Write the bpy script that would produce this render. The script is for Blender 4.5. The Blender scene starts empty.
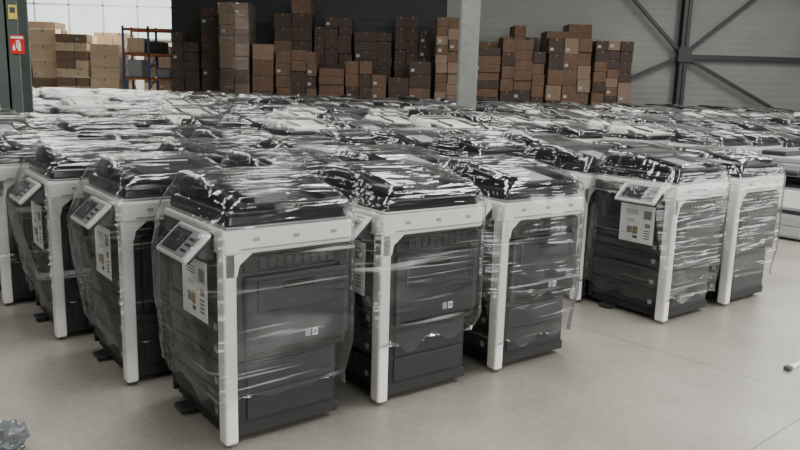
import bpy, bmesh, math, random
from mathutils import Vector, Matrix, noise
random.seed(7)
S=bpy.context.scene
COL=S.collection

# ---------------- materials ----------------
def mat(name):
    m=bpy.data.materials.new(name); m.use_nodes=True
    nt=m.node_tree; nt.nodes.clear()
    out=nt.nodes.new('ShaderNodeOutputMaterial')
    return m,nt,out
def simple(name,col,rough=.5,metal=0,nscale=0,namt=.1,bump=0,coat=0):
    m,nt,out=mat(name)
    b=nt.nodes.new('ShaderNodeBsdfPrincipled')
    b.inputs['Roughness'].default_value=rough; b.inputs['Metallic'].default_value=metal
    b.inputs['Coat Weight'].default_value=coat
    b.inputs['Base Color'].default_value=(*col,1)
    if nscale:
        tc=nt.nodes.new('ShaderNodeTexCoord'); n=nt.nodes.new('ShaderNodeTexNoise')
        n.inputs['Scale'].default_value=nscale; n.inputs['Detail'].default_value=5
        nt.links.new(tc.outputs['Object'],n.inputs['Vector'])
        r=nt.nodes.new('ShaderNodeValToRGB')
        r.color_ramp.elements[0].position=.3; r.color_ramp.elements[1].position=.7
        r.color_ramp.elements[0].color=(*[c*(1-namt) for c in col],1)
        r.color_ramp.elements[1].color=(*[min(1,c*(1+namt)) for c in col],1)
        nt.links.new(n.outputs['Fac'],r.inputs['Fac']); nt.links.new(r.outputs['Color'],b.inputs['Base Color'])
        if bump:
            bp=nt.nodes.new('ShaderNodeBump'); bp.inputs['Strength'].default_value=bump
            nt.links.new(n.outputs['Fac'],bp.inputs['Height']); nt.links.new(bp.outputs['Normal'],b.inputs['Normal'])
    nt.links.new(b.outputs[0],out.inputs[0])
    return m
M_body=simple('charcoal_plastic',(.012,.013,.016),.5,nscale=30,namt=.08)
M_body2=simple('charcoal_plastic_trays',(.021,.023,.027),.45,nscale=30,namt=.08)
M_white=simple('cream_plastic',(.84,.825,.785),.4,nscale=4,namt=.03)
M_black=simple('black_gloss_plastic',(.007,.007,.009),.25)
M_paper=simple('paper',(.88,.88,.88),.8,nscale=12,namt=.02)
M_ink=simple('print_ink_dark',(.08,.08,.09),.8)
M_inky=simple('print_ink_ochre',(.33,.25,.10),.8)
M_inkg=simple('print_patch_grey',(.25,.25,.24),.8)
M_screen=simple('lcd_glass',(.03,.035,.04),.12)
M_lgrey=simple('light_grey_plastic',(.33,.34,.34),.5)
M_rub=simple('caster_rubber',(.02,.02,.02),.7)

def film_mat():
    m,nt,out=mat('stretch_film')
    N=nt.nodes.new; L=nt.links.new
    def math_(op,a,b=None):
        n=N('ShaderNodeMath'); n.operation=op
        for k,v in enumerate((a,b)):
            if v is None: continue
            if isinstance(v,(int,float)): n.inputs[k].default_value=v
            else: L(v,n.inputs[k])
        return n.outputs[0]
    tc=N('ShaderNodeTexCoord'); oi=N('ShaderNodeObjectInfo')
    add=N('ShaderNodeVectorMath'); add.operation='ADD'
    L(tc.outputs['Object'],add.inputs[0]); L(math_('MULTIPLY',oi.outputs['Random'],37.),add.inputs[1])
    def nz(rot,sc,s,det,dist):
        mp=N('ShaderNodeMapping'); mp.inputs['Rotation'].default_value=rot; mp.inputs['Scale'].default_value=sc
        L(add.outputs[0],mp.inputs['Vector'])
        n=N('ShaderNodeTexNoise'); n.inputs['Scale'].default_value=s; n.inputs['Detail'].default_value=det; n.inputs['Distortion'].default_value=dist
        L(mp.outputs[0],n.inputs['Vector']); return n.outputs['Fac']
    n1=nz((.18,.22,0),(1.1,1.1,9),1.4,2,.6)      # horizontal pulls
    n2=nz((-.6,.3,.4),(1.4,8,2.2),1.2,2,.5)      # diagonal pulls
    n4=nz((.12,.30,0),(.9,.9,26),1.5,2,.3)       # fine stretched streaks
    n5=nz((.5,-.5,.8),(1.2,22,1.6),1.2,2,.3)     # fine cross streaks
    n3=nz((.1,.5,.9),(1,1,1),2.2,1,0)            # broad mask
    bp=N('ShaderNodeBump'); bp.inputs['Strength'].default_value=.8; bp.inputs['Distance'].default_value=.028
    L(math_('ADD',math_('ADD',n1,n2),math_('MULTIPLY',math_('ADD',n4,n5),.3)),bp.inputs['Height'])
    gl=N('ShaderNodeBsdfGlossy'); gl.inputs['Roughness'].default_value=.085
    L(bp.outputs[0],gl.inputs['Normal'])
    tr=N('ShaderNodeBsdfTransparent'); tr.inputs['Color'].default_value=(.975,.98,.985,1)
    fr=N('ShaderNodeFresnel'); fr.inputs['IOR'].default_value=1.45
    mr=N('ShaderNodeMapRange'); mr.inputs['To Min'].default_value=.035; mr.inputs['To Max'].default_value=.72
    L(fr.outputs[0],mr.inputs['Value'])
    mx=N('ShaderNodeMixShader'); L(mr.outputs[0],mx.inputs[0]); L(tr.outputs[0],mx.inputs[1]); L(gl.outputs[0],mx.inputs[2])
    def highlight_streak(n,hi):
        st=N('ShaderNodeMapRange'); st.inputs['From Min'].default_value=.61; st.inputs['From Max'].default_value=.73
        st.inputs['To Min'].default_value=0; st.inputs['To Max'].default_value=hi; L(n,st.inputs['Value']); return st.outputs[0]
    msk=N('ShaderNodeMapRange'); msk.inputs['From Min'].default_value=.44; msk.inputs['From Max'].default_value=.60; L(n3,msk.inputs['Value'])
    s=math_('MAXIMUM',highlight_streak(n4,.36),highlight_streak(n5,.12))  # highlights painted into the film as white diffuse streaks
    haze=math_('MULTIPLY',fr.outputs[0],.07)     # film scatters more when seen edge-on
    cr=math_('ADD',math_('ADD',math_('MULTIPLY',s,msk.outputs[0]),.004),haze)
    df=N('ShaderNodeBsdfDiffuse'); df.inputs['Color'].default_value=(.86,.87,.87,1)
    mx2=N('ShaderNodeMixShader'); L(cr,mx2.inputs[0]); L(mx.outputs[0],mx2.inputs[1]); L(df.outputs[0],mx2.inputs[2])
    L(mx2.outputs[0],out.inputs[0])
    return m
M_film=film_mat()
CM=[M_body,M_white,M_black,M_paper,M_ink,M_screen,M_film,M_lgrey,M_inky,M_body2,M_rub,M_inkg]
BODY,WHITE,BLACK,PAPER,INK,SCREEN,FILM,LG,OCHRE,BODY2,RUB,INKG=range(12)

# ---------------- mesh helpers ----------------
def box(bm,x0,x1,y0,y1,z0,z1,mi=0,bev=0,seg=2,M=None,taper=None,smooth=False):
    r=bmesh.ops.create_cube(bm,size=1)
    vs=r['verts']
    for v in vs:
        t=v.co.copy()
        x=x0+(t.x+.5)*(x1-x0); y=y0+(t.y+.5)*(y1-y0); z=z0+(t.z+.5)*(z1-z0)
        if taper and t.z>0:
            cx,cy=(x0+x1)/2,(y0+y1)/2
            x=cx+(x-cx)*taper[0]; y=cy+(y-cy)*taper[1]
        v.co=Vector((x,y,z))
    if bev:
        es=list({e for v in vs for e in v.link_edges})
        rr=bmesh.ops.bevel(bm,geom=es,offset=bev,segments=seg,affect='EDGES',profile=.5)
        fs={f for f in rr['faces']}
        vs2=set(v for f in fs for v in f.verts)
        fs|={f for v in vs2 for f in v.link_faces}
    else:
        fs={f for v in vs for f in v.link_faces}; vs2=set(vs)
    for f in fs:
        f.material_index=mi; f.smooth=smooth
    if M is not None:
        for v in vs2: v.co=M@v.co
def prism(bm,pts,y0,y1,mi,axis='y',M=None):
    a=[bm.verts.new((p[0],y0,p[1])) for p in pts]; b=[bm.verts.new((p[0],y1,p[1])) for p in pts]
    fs=[bm.faces.new(a[::-1]),bm.faces.new(b)]
    n=len(pts)
    for i in range(n):
        fs.append(bm.faces.new((a[i],a[(i+1)%n],b[(i+1)%n],b[i])))
    if M is not None:
        for v in a+b: v.co=M@v.co
    for f in fs: f.material_index=mi
    bmesh.ops.recalc_face_normals(bm,faces=fs)
def cyl(bm,c,r,d,mi,rot,seg=14):
    rr=bmesh.ops.create_cone(bm,cap_ends=True,segments=seg,radius1=r,radius2=r,depth=d,matrix=Matrix.Translation(c)@rot)
    for f in {f for v in rr['verts'] for f in v.link_faces}: f.material_index=mi
def finish(bm,name,mats):
    me=bpy.data.meshes.new(name); bm.to_mesh(me); bm.free()
    for m in mats: me.materials.append(m)
    return me
def obj(name,me,loc=(0,0,0),rz=0):
    o=bpy.data.objects.new(name,me); COL.objects.link(o); o.location=loc; o.rotation_euler=(0,0,rz); return o

# ---------------- photocopier ----------------
def copier_mesh(var):
    rnd=random.Random(var*11+3)
    bm=bmesh.new()
    for cx in (.07,.54):
        for cy in (.07,.55):
            cyl(bm,Vector((cx,cy,.03)),.03,.025,RUB,Matrix.Rotation(math.pi/2,4,'X'))
    box(bm,.02,.60,.01,.61,.03,.085,RUB,.004,1)
    box(bm,.03,.585,.012,.608,.07,.375,BODY,.006)
    box(bm,.10,.56,.004,.02,.10,.225,BODY2,.006)
    box(bm,.10,.56,.004,.02,.24,.365,BODY2,.006)
    for z0,z1 in ((.09,.225),(.235,.37),(.385,.475),(.485,.575)):
        box(bm,.0,.04,.055,.605,z0,z1,BODY2,.007)
        box(bm,-.008,.01,.20,.46,z1-.038,z1-.012,BODY,.004)
        box(bm,-.0025,.005,.09,.12,z0+.03,z0+.06,LG)
    box(bm,.025,.635,.005,.62,.375,.875,BODY,.012)
    box(bm,.0,.04,.055,.61,.59,.86,BODY,.012)
    box(bm,-.006,.01,.07,.60,.84,.87,BLACK,.004)
    box(bm,-.004,.035,.60,.625,.05,.93,WHITE if var in(1,3) else BODY,.005)
    box(bm,.085,.62,-.022,.02,.40,.77,BODY,.014)
    box(bm,.14,.55,-.030,-.012,.60,.75,BODY2,.01)
    box(bm,.27,.43,-.034,-.02,.70,.735,BLACK,.004)
    box(bm,.12,.59,-.026,-.015,.415,.43,BLACK)
    box(bm,.085,.63,-.012,.01,.785,.86,BLACK,.006)
    for k in range(9):
        box(bm,.16+k*.045,.19+k*.045,-.0145,-.01,.80,.845,BODY)
    box(bm,.585,.645,-.01,.02,.43,.86,BODY,.008)
    box(bm,.39,.42,-.0245,-.02,.455,.49,LG); box(bm,.43,.458,-.0245,-.02,.455,.49,PAPER)
    box(bm,.435,.452,-.0255,-.023,.462,.482,INKG)
    box(bm,-.018,.046,-.022,.05,.018,.90,WHITE,.012,3)
    prism(bm,[(-.018,.78),(.046,.78),(.058,.83),(.13,.885),(.13,.93),(-.018,.93)],-.022,.03,WHITE)
    box(bm,-.02,.645,-.03,.635,.875,.985,WHITE,.016,3)
    box(bm,-.026,.0,.06,.62,.885,.955,BODY2,.008)
    box(bm,.06,.63,-.0335,-.02,.895,.902,LG)
    for k in range(3): box(bm,.12+k*.2,.15+k*.2,-.0345,-.02,.93,.945,LG)
    topc=BLACK if var!=2 else WHITE
    box(bm,.0,.63,-.018,.625,.985,1.055,BLACK,.022,4,taper=(.97,.97))
    box(bm,-.004,.636,-.024,.63,.988,.996,WHITE if var%2 else LG,.003,1)
    box(bm,.035,.62,.33,.62,1.04,1.15,topc,.04,5,taper=(.92,.86))
    box(bm,.10,.57,.38,.57,1.135,1.158,BLACK,.010,3)
    Mt=Matrix.Translation((0,.01,1.06))@Matrix.Rotation(math.radians(9),4,'X')
    box(bm,.07,.60,0,.36,-.01,.022,WHITE if var==2 else BLACK,.010,3,M=Mt)
    box(bm,.13,.16,.02,.34,.02,.045,BLACK,.005,1,M=Mt); box(bm,.50,.53,.02,.34,.02,.045,BLACK,.005,1,M=Mt)
    if var in(4,): box(bm,.22,.44,.03,.28,.021,.025,LG,.001,1,M=Mt)
    # operation panel
    Mp=Matrix.Translation((-.045,.035,.965))@Matrix.Rotation(math.radians(-42),4,'Y')
    box(bm,-.17,.0,.0,.31,-.014,.012,WHITE,.012,4,M=Mp)
    box(bm,-.155,-.018,.02,.29,.0105,.015,LG,.003,1,M=Mp)
    box(bm,-.145,-.03,.11,.27,.013,.019,SCREEN,.003,1,M=Mp)
    for a in range(3):
        for b in range(3): box(bm,-.13+a*.03,-.118+a*.03,.035+b*.02,.045+b*.02,.014,.019,BODY2,M=Mp)
    box(bm,-.16,-.01,.01,.30,-.03,-.012,BODY2,.008,2,M=Mp)
    prism(bm,[(-.09,.86),(.0,.83),(.0,.94),(-.05,.94)],.08,.24,BODY2)
    box(bm,-.05,.04,.40,.50,.010,.032,BODY2,.006)
    # sheet taped on front
    yo=.10+rnd.uniform(-.02,.03); zo=.55+rnd.uniform(-.02,.02)
    Ms=Matrix.Translation((-.042,yo,zo))@Matrix.Rotation(math.radians(rnd.uniform(-3,3)),4,'X')
    box(bm,0,.001,0,.27,0,.27,PAPER,M=Ms)
    def ink(y0,y1,z0,z1,mi): box(bm,-.0008,0,y0,y1,z0,z1,mi,M=Ms)
    ink(.025,.085,.175,.235,INKG); ink(.03,.07,.115,.145,INKG)
    for k in range(4): ink(.03,.075,.09-k*.018,.097-k*.018,INK)
    ink(.125,.165,.06,.115,OCHRE); ink(.17,.21,.065,.11,INKG); ink(.125,.16,.03,.05,INK)
    for k in range(3): ink(.13,.225,.228-k*.014,.232-k*.014,INK)
    for k in range(2): ink(.15,.21,.16-k*.012,.163-k*.012,INK)
    # ---- stretch film ----
    fb=bmesh.new()
    o=.008
    pts=[]
    zb=.18+rnd.uniform(-.10,.14)
    for x in (-.040-o,.648+o):
        for y in (-.038-o*.3,.637+o):
            pts+= [(x,y,.40),(x,y,.98)]
            pts+= [(x*(1 if x<0 else .93),y*.97+.010,zb)]
    for x in (-.185,-.19): pts+=[(x,.03,.85),(x,.35,.85),(x+.03,.03,.89),(x+.03,.35,.89)]
    for x in (.0,.64):
        for y in (-.02,.63): pts.append((x,y,1.06))
    for x in (.05,.60):
        for y in (.35,.60): pts.append((x,y,1.168))
    for x in (.08,.59): pts.append((x,.02,1.11))
    vs=[fb.verts.new(p) for p in pts]
    r=bmesh.ops.convex_hull(fb,input=vs)
    bmesh.ops.delete(fb,geom=[v for v in fb.verts if not v.link_faces],context='VERTS')
    fb.normal_update()
    bmesh.ops.delete(fb,geom=[f for f in fb.faces if all(v.co.z<zb+.01 for v in f.verts)],context='FACES')
    for it in range(5):
        es=[e for e in fb.edges if e.calc_length()>.035]
        if not es: break
        bmesh.ops.subdivide_edges(fb,edges=es,cuts=1,use_grid_fill=True)
        bmesh.ops.triangulate(fb,faces=[f for f in fb.faces if len(f.verts)>4])
    for _ in range(3):
        bmesh.ops.smooth_vert(fb,verts=[v for v in fb.verts if not v.is_boundary],factor=.3,use_axis_x=True,use_axis_y=True,use_axis_z=True)
    fb.normal_update()
    off=Vector((var*7.3,var*3.1,0))
    for v in fb.verts:
        p=v.co
        n=noise.noise(Vector((p.x*3,p.y*3,p.z*14))+off)*.005+noise.noise(Vector((p.x*9,p.y*8,p.z*6))+off)*.0025
        pull=noise.noise(Vector((p.x*2.4+9,p.y*2.4,p.z*3))+off)*.005
        v.co=p+v.normal*(n+pull+.006)
        if v.is_boundary: v.co.z+=noise.noise(Vector((p.x*7,p.y*7,3))+off)*.08
    for f in fb.faces: f.smooth=True; f.material_index=FILM
    me2=bpy.data.meshes.new('t'); fb.to_mesh(me2); fb.free()
    bm.from_mesh(me2); bpy.data.meshes.remove(me2)
    return finish(bm,'photocopier_mesh_%d'%var,CM)
VAR=[copier_mesh(k) for k in range(5)]

# lattice of the storage area (metres)
A=Vector((-.733,3.03)); U=Vector((.648,.493)); V=Vector((-.672,.653))
ROT=math.radians(37)
keep_clear=[(Vector((1.45,16.2)),.95),(Vector((-5.15,10.1)),.75)]
def place(p,k,rot=ROT,sz=1):
    o=obj('photocopier',VAR[k],(p.x,p.y,0),rot); o.scale=(.965,1.05,sz); return o
for i in range(0,60):
    for j in range(0,60):
        p=A+U*i+V*j
        if p.y>25.9: continue
        if p.x>.62*p.y+1.5 or p.x<-.62*p.y-1.5: continue
        if i==3 and j<5: continue
        if i in(6,7,8) and j<4: continue
        if i==8 and j<10: continue
        if i>=9 and j<2: continue
        if i==4 and j==1: p=A+U*4+V*.74
        if i==5 and j==1: p=A+U*5+V*.74
        if i in(4,5) and j>1: p=A+U*i+V*(j*.9)
        c=p+Vector((.05,.4))
        if any((c-q).length<r for q,r in keep_clear): continue
        near=(i<6 and j<4)
        jx=0 if near else .035
        p=p+Vector((random.uniform(-jx,jx),random.uniform(-jx,jx)))
        k=0 if (i==0 and j==0) else random.choice([0,1,0,3,4] if near else [0,1,2,2,3,4])
        place(p,k,ROT+math.radians(random.uniform(-1.5,1.5)),1 if near else random.uniform(.93,1.06))

# lighter desk-side printers beyond the right aisle
def printer_mesh():
    bm=bmesh.new()
    box(bm,0,.62,0,.66,.03,.30,LG,.012)
    box(bm,-.012,.02,.04,.62,.05,.16,LG,.01); box(bm,-.012,.02,.04,.62,.17,.28,LG,.01)
    box(bm,.04,.58,-.012,.02,.06,.27,LG,.01)
    box(bm,0,.62,0,.66,.30,.34,BODY2,.006)
    box(bm,0,.62,0,.66,.34,.60,LG,.015); box(bm,.06,.56,-.012,.02,.36,.57,LG,.01); box(bm,-.012,.02,.06,.6,.37,.57,WHITE,.01)
    box(bm,.0,.62,0,.66,.61,.63,BODY2)
    box(bm,.08,.6,.05,.62,.60,.70,BODY,.01)
    box(bm,0,.62,0,.66,.72,.86,LG,.015); box(bm,.3,.62,0,.66,.63,.73,LG,.005); box(bm,.0,.06,.0,.1,.62,.74,LG,.005)
    box(bm,.05,.57,-.006,.02,.76,.80,WHITE,.004)
    box(bm,.02,.6,.02,.64,.86,.93,LG,.02,3); box(bm,.08,.56,.34,.62,.92,.99,BODY2,.02,3)
    box(bm,-.12,.01,.1,.5,.74,.79,BODY2,.015)
    for cx in (.07,.54):
        for cy in (.07,.58): cyl(bm,Vector((cx,cy,.022)),.022,.02,RUB,Matrix.Rotation(math.pi/2,4,'X'))
    return finish(bm,'office_printer_mesh',CM)
PM=printer_mesh()
for i in range(9,14):
    p=A+U*i+V*1+Vector((.06,-.05))
    obj('office_printer',PM,(p.x,p.y,0),ROT+math.radians(random.uniform(-3,3)))

# ---------------- room ----------------
def floor_mat():
    m,nt,out=mat('concrete_floor'); N=nt.nodes.new; L=nt.links.new
    tc=N('ShaderNodeTexCoord')
    n=N('ShaderNodeTexNoise'); n.inputs['Scale'].default_value=.9; n.inputs['Detail'].default_value=9; n.inputs['Roughness'].default_value=.68
    L(tc.outputs['Object'],n.inputs['Vector'])
    r=N('ShaderNodeValToRGB'); r.color_ramp.elements[0].position=.32; r.color_ramp.elements[1].position=.68
    r.color_ramp.elements[0].color=(.225,.212,.185,1); r.color_ramp.elements[1].color=(.35,.333,.29,1)
    L(n.outputs['Fac'],r.inputs['Fac'])
    n2=N('ShaderNodeTexNoise'); n2.inputs['Scale'].default_value=28; n2.inputs['Detail'].default_value=6
    L(tc.outputs['Object'],n2.inputs['Vector'])
    r2=N('ShaderNodeValToRGB'); r2.color_ramp.elements[0].position=.3; r2.color_ramp.elements[0].color=(.84,.84,.84,1); r2.color_ramp.elements[1].position=.65
    L(n2.outputs['Fac'],r2.inputs['Fac'])
    mm=N('ShaderNodeMix'); mm.data_type='RGBA'; mm.blend_type='MULTIPLY'; mm.inputs[0].default_value=1
    L(r.outputs[0],mm.inputs[6]); L(r2.outputs[0],mm.inputs[7])
    def joint(ang,pt,period):
        nx,ny=-math.sin(ang),math.cos(ang)
        d=N('ShaderNodeVectorMath'); d.operation='DOT_PRODUCT'; d.inputs[1].default_value=(nx,ny,0)
        L(tc.outputs['Object'],d.inputs[0])
        s=N('ShaderNodeMath'); s.operation='SUBTRACT'; s.inputs[1].default_value=nx*pt[0]+ny*pt[1]; L(d.outputs['Value'],s.inputs[0])
        p=N('ShaderNodeMath'); p.operation='PINGPONG'; p.inputs[1].default_value=period/2; L(s.outputs[0],p.inputs[0])
        c=N('ShaderNodeMath'); c.operation='LESS_THAN'; c.inputs[1].default_value=.0055; L(p.outputs[0],c.inputs[0])
        return c
    j1=joint(math.radians(133.2),(1.313,4.82),6); j2=joint(math.radians(40.6),(1.637,3.154),6)
    mxx=N('ShaderNodeMath'); mxx.operation='MAXIMUM'; L(j1.outputs[0],mxx.inputs[0]); L(j2.outputs[0],mxx.inputs[1])
    m2=N('ShaderNodeMix'); m2.data_type='RGBA'; m2.inputs[7].default_value=(.15,.138,.115,1)
    L(mxx.outputs[0],m2.inputs[0]); L(mm.outputs[2],m2.inputs[6])
    b=N('ShaderNodeBsdfPrincipled'); b.inputs['Roughness'].default_value=.36
    bp=N('ShaderNodeBump'); bp.inputs['Strength'].default_value=.08; L(n2.outputs['Fac'],bp.inputs['Height']); L(bp.outputs[0],b.inputs['Normal'])
    L(m2.outputs[2],b.inputs['Base Color']); L(b.outputs[0],out.inputs[0])
    return m
def wall_mat(name,col,rib=0.25,rough=.6):
    m,nt,out=mat(name); N=nt.nodes.new; L=nt.links.new
    tc=N('ShaderNodeTexCoord'); w=N('ShaderNodeTexWave'); w.bands_direction='Z'; w.inputs['Scale'].default_value=1/rib*.314; w.inputs['Distortion'].default_value=0
    L(tc.outputs['Object'],w.inputs['Vector'])
    n=N('ShaderNodeTexNoise'); n.inputs['Scale'].default_value=.6; n.inputs['Detail'].default_value=5; L(tc.outputs['Object'],n.inputs['Vector'])
    r=N('ShaderNodeValToRGB'); r.color_ramp.elements[0].position=.3; r.color_ramp.elements[1].position=.7
    r.color_ramp.elements[0].color=(*[c*.88 for c in col],1); r.color_ramp.elements[1].color=(*[c*1.1 for c in col],1)
    L(n.outputs['Fac'],r.inputs['Fac'])
    b=N('ShaderNodeBsdfPrincipled'); b.inputs['Roughness'].default_value=rough
    bp=N('ShaderNodeBump'); bp.inputs['Strength'].default_value=.2; bp.inputs['Distance'].default_value=.03; L(w.outputs['Fac'],bp.inputs['Height']); L(bp.outputs[0],b.inputs['Normal'])
    L(r.outputs[0],b.inputs['Base Color']); L(b.outputs[0],out.inputs[0])
    return m
M_floor=floor_mat()
M_wall=wall_mat('ribbed_cladding_grey',(.25,.255,.24))
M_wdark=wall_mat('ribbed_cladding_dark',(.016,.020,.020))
M_wlight=wall_mat('ribbed_cladding_light',(.50,.50,.44))
M_ceil=wall_mat('roof_deck',(.10,.11,.11))
M_steel=simple('painted_steel_grey',(.035,.042,.046),.5,nscale=3,namt=.15)
M_green=simple('painted_steel_green_grey',(.10,.12,.11),.5,nscale=3,namt=.12)
M_conc=simple('concrete_pillar',(.17,.175,.165),.8,nscale=6,namt=.1,bump=.1)
def slab(name,x0,x1,y0,y1,z0,z1,m):
    bm=bmesh.new(); box(bm,x0,x1,y0,y1,z0,z1); return obj(name,finish(bm,name,[m]))
slab('floor',-24,24,-4,38.5,-.2,0,M_floor)
slab('wall_back',1.6,24,30,30.2,0,8,M_wall)
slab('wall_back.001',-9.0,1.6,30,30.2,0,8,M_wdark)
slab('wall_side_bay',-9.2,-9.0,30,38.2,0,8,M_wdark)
slab('wall_back.002',-24,-9.2,38,38.2,0,8,M_wlight)
slab('wall_left',-24.2,-24,-4,38.2,0,8,M_wall)
slab('wall_right',24,24.2,-4,30.2,0,8,M_wall)
slab('ceiling',-24.2,24.2,-4,38.2,8,8.2,M_ceil)
bm=bmesh.new()
box(bm,-24,3,-4.2,-4,0,8); box(bm,10,24,-4.2,-4,0,8); box(bm,3,10,-4.2,-4,4.6,8)  # unseen door opening, placed where the copier film reflects it
obj('wall_front',finish(bm,'wall_front',[M_wall]))
def wmat():
    m,nt,out=mat('daylit_polycarbonate'); e=nt.nodes.new('ShaderNodeEmission'); tc=nt.nodes.new('ShaderNodeTexCoord'); n=nt.nodes.new('ShaderNodeTexNoise')
    n.inputs['Scale'].default_value=.7; r=nt.nodes.new('ShaderNodeValToRGB'); r.color_ramp.elements[0].color=(.62,.70,.62,1); r.color_ramp.elements[1].color=(.95,1,.93,1)
    nt.links.new(tc.outputs['Object'],n.inputs['Vector']); nt.links.new(n.outputs['Fac'],r.inputs['Fac']); nt.links.new(r.outputs[0],e.inputs[0])
    e.inputs[1].default_value=2.2; nt.links.new(e.outputs[0],out.inputs[0]); return m
bm=bmesh.new(); box(bm,-23.5,-9.9,37.93,37.97,3.5,6.6,0)
for k in range(9): box(bm,-23.55+k*1.7,-23.47+k*1.7,37.88,37.99,3.45,6.65,1)
for z in (3.45,5.0,6.6): box(bm,-23.6,-9.8,37.88,37.99,z,z+.09,1)
obj('window_1',finish(bm,'window_1',[wmat(),M_lgrey]))

bm=bmesh.new(); box(bm,-.2,.2,-.2,.2,0,8,0,.03,1); box(bm,-.25,.25,-.25,.25,0,.25,0,.02,1)
obj('concrete_pillar',finish(bm,'concrete_pillar',[M_conc]),(1.33,16,0))
def hcol(bm,x,y,w,h,d=None,t=.025):
    d=d or w
    box(bm,x-w/2,x+w/2,y-d/2,y-d/2+t,0,h); box(bm,x-w/2,x+w/2,y+d/2-t,y+d/2,0,h); box(bm,x-t/2,x+t/2,y-d/2,y+d/2,0,h)
    box(bm,x-w/2-.06,x+w/2+.06,y-d/2-.06,y+d/2+.06,0,.03)
M_red=simple('sign_red',(.75,.03,.02),.4); M_sw=simple('sign_white',(.9,.9,.9),.5); M_yel=simple('label_yellow',(.8,.65,.1),.5)
bm=bmesh.new(); hcol(bm,0,0,.30,8,.30,.03)
y=-.16
def sb(x0,x1,z0,z1,mi,k=1): box(bm,x0+.08,x1+.08,y-.004*k,y-.004*(k-1)-.0005,z0,z1,mi)
sb(-.03,.15,1.86,2.10,1,1)
sb(.065,.105,1.90,2.0,2,2); sb(.075,.095,2.0,2.02,2,2); sb(.055,.09,2.02,2.035,2,2); sb(.048,.058,1.93,2.03,2,2)
sb(0,.03,1.90,1.95,2,2); sb(.008,.022,1.95,1.98,2,2)
sb(-.02,.14,2.055,2.085,2,2)
sb(-.03,.08,2.30,2.48,3,1); sb(-.01,.06,2.38,2.45,4,2)
obj('steel_column',finish(bm,'steel_column',[M_green,M_red,M_sw,M_yel,M_ink]),(-5.22,10.1,0))

def bar(bm,a,b,w,mi=0):
    a=Vector(a); b=Vector(b); d=b-a; L=d.length
    Mx=Matrix.Translation(a)@d.to_track_quat('X','Z').to_matrix().to_4x4()
    box(bm,0,L,-w/2,w/2,-w/2,w/2,mi,M=Mx)
bm=bmesh.new()
hcol(bm,10.85,29.75,.30,8,.4,.03)
Y=29.7
bar(bm,(7.0,Y,6.85),(10.75,Y,3.15),.12); bar(bm,(15.8,Y,7.3),(10.95,Y,3.15),.12)
bar(bm,(10.75,Y,3.0),(6.4,Y,1.0),.10); bar(bm,(10.95,Y,3.0),(14.7,Y,1.05),.12)
box(bm,10.6,11.1,29.45,29.56,2.8,3.35)
box(bm,10.85,23.9,29.75,29.95,2.92,3.1)
hcol(bm,20.5,29.75,.3,8,.4,.03)
obj('steel_wall_frame',finish(bm,'steel_wall_frame',[M_steel]))

# ---------------- cartons ----------------
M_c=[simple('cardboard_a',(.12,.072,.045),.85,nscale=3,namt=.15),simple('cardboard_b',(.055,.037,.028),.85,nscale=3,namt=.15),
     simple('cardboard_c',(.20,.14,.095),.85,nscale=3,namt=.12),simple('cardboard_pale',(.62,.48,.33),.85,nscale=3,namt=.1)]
M_tape=simple('packing_tape',(.15,.11,.08),.35); M_wood=simple('pallet_wood',(.30,.22,.13),.85,nscale=8,namt=.25)
M_cw=simple('carton_label_white',(.35,.35,.33),.8)
def carton_pallet(x0,x1,y,h,depth=1.1,cw=.55,ch=.42,pal=(0,1,2),seed=0,wrapped=False,ragged=0):
    rr=random.Random(seed); bm=bmesh.new(); w=x1-x0
    for k in range(3): box(bm,x0+.05+k*(w-.2)/2,x0+.15+k*(w-.2)/2,y,y+depth,0,.09,4)
    nb=max(4,int(w/.16))
    for k in range(nb): box(bm,x0+k*w/nb,x0+k*w/nb+.11,y,y+depth,.09,.12,4)
    nx=max(1,round(w/cw)); nz=max(1,round((h-.12)/ch)); ny=2
    # columns of unequal width, each with its own carton height, for a loose pile
    ws=[rr.uniform(.8,1.25) for _ in range(nx)]; t=sum(ws); ws=[q/t*w for q in ws]
    sy=depth/ny; xs=x0
    for a in range(nx):
        sx=ws[a]; nzz=max(2,nz+rr.choice([-1,0,0,1])); szz=(h-.12)/nzz
        top=nzz-(rr.randint(0,ragged) if ragged else 0)
        for c in range(top):
            for b in range(ny):
                g=.006; jx=rr.uniform(-.02,.02); jy=rr.uniform(-.06,.03)
                X0=xs+g+jx; Y0=y+b*sy+jy+g; Z0=.12+c*szz+.003
                X1=X0+sx-2*g; Y1=Y0+sy-2*g; Z1=Z0+szz-.008
                box(bm,X0,X1,Y0,Y1,Z0,Z1,rr.choice(pal),.006,1)
                if b==0:
                    xm=(X0+X1)/2; box(bm,xm-.02,xm+.02,Y0-.002,Y0,Z0+szz*.78,Z1,5)
                    if rr.random()<.2: box(bm,X0+.06,X0+.18,Y0-.003,Y0,Z0+.1,Z0+.2,6)
        xs+=sx
    if wrapped: box(bm,x0-.02,x1+.02,y-.08,y+depth+.04,.15,h+.03,7,.03,2,smooth=True)
    return obj('carton_pallet',finish(bm,'carton_pallet',M_c+[M_wood,M_tape,M_cw,M_film]))
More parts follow.
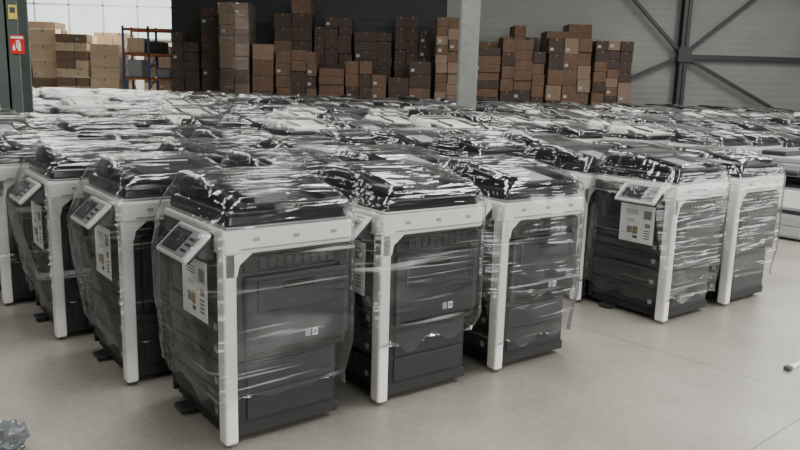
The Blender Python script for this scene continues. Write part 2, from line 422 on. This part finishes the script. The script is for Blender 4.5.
sp=[(-6.6,-5.55,27,4.3,1,(2,2,0),0),(-5.45,-4.7,27,2.9,0,(0,2),0),(-4.6,-3.15,27,3.1,0,(0,0,1),1),(-3.05,-2.15,27,2.4,0,(1,0),1),
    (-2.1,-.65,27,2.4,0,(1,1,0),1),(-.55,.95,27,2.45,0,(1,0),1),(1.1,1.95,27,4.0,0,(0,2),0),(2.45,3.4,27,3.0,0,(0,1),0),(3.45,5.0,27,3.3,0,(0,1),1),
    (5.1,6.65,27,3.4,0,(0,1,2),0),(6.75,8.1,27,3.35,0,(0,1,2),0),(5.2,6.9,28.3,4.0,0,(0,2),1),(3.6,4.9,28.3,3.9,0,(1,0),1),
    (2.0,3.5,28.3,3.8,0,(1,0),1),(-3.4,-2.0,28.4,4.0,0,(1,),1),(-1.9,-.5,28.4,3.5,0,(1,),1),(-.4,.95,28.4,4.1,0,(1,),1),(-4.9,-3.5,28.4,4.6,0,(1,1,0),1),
    (-8.7,-7.7,28.3,3.3,0,(1,),1),(-7.6,-6.75,28.3,4.2,0,(1,),1)]
for n,(a,b,y,h,wr,pal,rg) in enumerate(sp):
    carton_pallet(a,b,y,h,pal=pal,seed=n,wrapped=bool(wr),ragged=rg,cw=(.5,.62,.45,.7)[n%4],ch=(.42,.5,.36,.3)[n%4])
for n,(a,b,y,h) in enumerate([(-17.4,-16.0,32,3.0),(-15.8,-14.7,32,3.5),(-14.5,-13.2,31.5,3.3),(-13.1,-11.9,31.5,3.4),(-13.6,-12.2,33.2,3.5),(-16.6,-15.4,33.5,3.9),(-11.6,-10.4,33.6,3.0)]):
    carton_pallet(a,b,y,h,pal=(3,3,2),seed=50+n,ragged=1 if n%2 else 0,cw=(.6,.9)[n%2],ch=(.5,.7,.4)[n%3])

M_blue=simple('rack_blue',(.06,.12,.28),.5); M_or=simple('rack_orange',(.40,.13,.05),.5)
def rack(x0,x1,y,h,levels,goods,seed,up,bmt,d=1.0):
    rr=random.Random(seed); bm=bmesh.new()
    for x in (x0,(x0+x1)/2,x1):
        for yy in (y,y+d): box(bm,x-.04,x+.04,yy-.04,yy+.04,0,h,0)
        for k in range(int(h/.8)): bar(bm,(x,y,.3+k*.8),(x,y+d,.9+k*.8),.03,0)
    for z in levels:
        for yy in (y,y+d): box(bm,x0,x1,yy-.04,yy+.04,z,z+.09,1)
        box(bm,x0,x1,y,y+d,z+.09,z+.11,2)
    for z in [0]+list(levels[:-1]):
        x=x0+.12
        while x<x1-.5:
            w=rr.uniform(.4,.8); hh=rr.uniform(.35,.8)
            if x+w>x1-.08: break
            if rr.random()<.9: box(bm,x,x+w,y+.1,y+d-.1,z+.11 if z else 0,(z+.11 if z else 0)+hh,rr.choice(goods),.02,1)
            x+=w+.06
    return obj('pallet_rack',finish(bm,'pallet_rack',[up,bmt,M_steel,M_c[3],M_c[1],M_body2,M_lgrey]))
rack(-11.7,-9.6,31.5,3.7,(1.5,2.5,3.5),(3,6,3,4),3,M_blue,M_or)

# ---------------- things on the floor ----------------
bm=bmesh.new(); bmesh.ops.create_icosphere(bm,subdivisions=4,radius=1)
for v in bm.verts:
    p=v.co.copy(); k=1+.35*noise.noise(p*1.7)+.22*noise.noise(p*4.5)+.1*noise.noise(p*11)
    v.co=Vector((p.x*.14*k,p.y*.10*k,max(0,(p.z*.5+.38))*.15*k))
def crump():
    m,nt,out=mat('crumpled_film'); N=nt.nodes.new
    b=N('ShaderNodeBsdfPrincipled'); b.inputs['Base Color'].default_value=(.16,.17,.18,1); b.inputs['Roughness'].default_value=.15
    n=N('ShaderNodeTexNoise'); n.inputs['Scale'].default_value=18
    bp=N('ShaderNodeBump'); nt.links.new(n.outputs['Fac'],bp.inputs['Height']); nt.links.new(bp.outputs[0],b.inputs['Normal'])
    nt.links.new(b.outputs[0],out.inputs[0]); return m
obj('crumpled_plastic_wrap',finish(bm,'crumpled_plastic_wrap',[crump()]),(-1.70,2.93,.0))
bm=bmesh.new(); box(bm,-.02,.28,-.012,.012,0,.02,0,.005); box(bm,-.06,-.015,-.02,.02,0,.028,1,.006); box(bm,.27,.33,-.03,.03,0,.03,1,.008)
obj('lever_bar',finish(bm,'lever_bar',[M_white,M_ink]),(2.36,4.2,0),math.radians(38))

# ---------------- light ----------------
w=bpy.data.worlds.new('world'); S.world=w; w.use_nodes=True
w.node_tree.nodes['Background'].inputs[0].default_value=(.92,.96,1,1); w.node_tree.nodes['Background'].inputs[1].default_value=2.0
def area(name,loc,rot,sx,sy,e,col=(1,1,1)):
    l=bpy.data.lights.new(name,'AREA'); l.shape='RECTANGLE'; l.size=sx; l.size_y=sy; l.energy=e; l.color=col
    o=bpy.data.objects.new(name,l); COL.objects.link(o); o.location=loc; o.rotation_euler=rot
for n,(x,y,e) in enumerate([(-7,4,360),(0,4,560),(7,4,900),(-7,13,520),(1,13,560),(9,13,820),(13,22,660),(-3,20,240),(4,20,280)]):
    area('skylight_lamp',(x,y,7.8),(0,0,0),1.4,6,e,(1,.98,.94))
area('bay_fill_lamp',(-14,34,7.6),(0,0,0),8,5,2300,(1,.98,.93))  # overhead fill added to brighten the left bay
area('side_door_daylight',(20,6,3),(0,math.radians(90),0),5,8,1100,(1,.99,.96))
area('added_door_lamp',(6.5,-3.9,2.3),(math.radians(90),0,0),7,4.4,560,(1,.99,.97))  # lamp added in the unseen door opening, for light and film reflections

# ---------------- camera ----------------
cd=bpy.data.cameras.new('camera'); cam=bpy.data.objects.new('camera',cd); COL.objects.link(cam)
cd.sensor_width=36; cd.lens=740/800*36; cd.clip_end=200
cam.matrix_world=Matrix.Translation((0,0,1.6))@Matrix.Rotation(math.radians(90-10.7),4,'X')@Matrix.Rotation(math.radians(1.66),4,'Z')
S.camera=cam
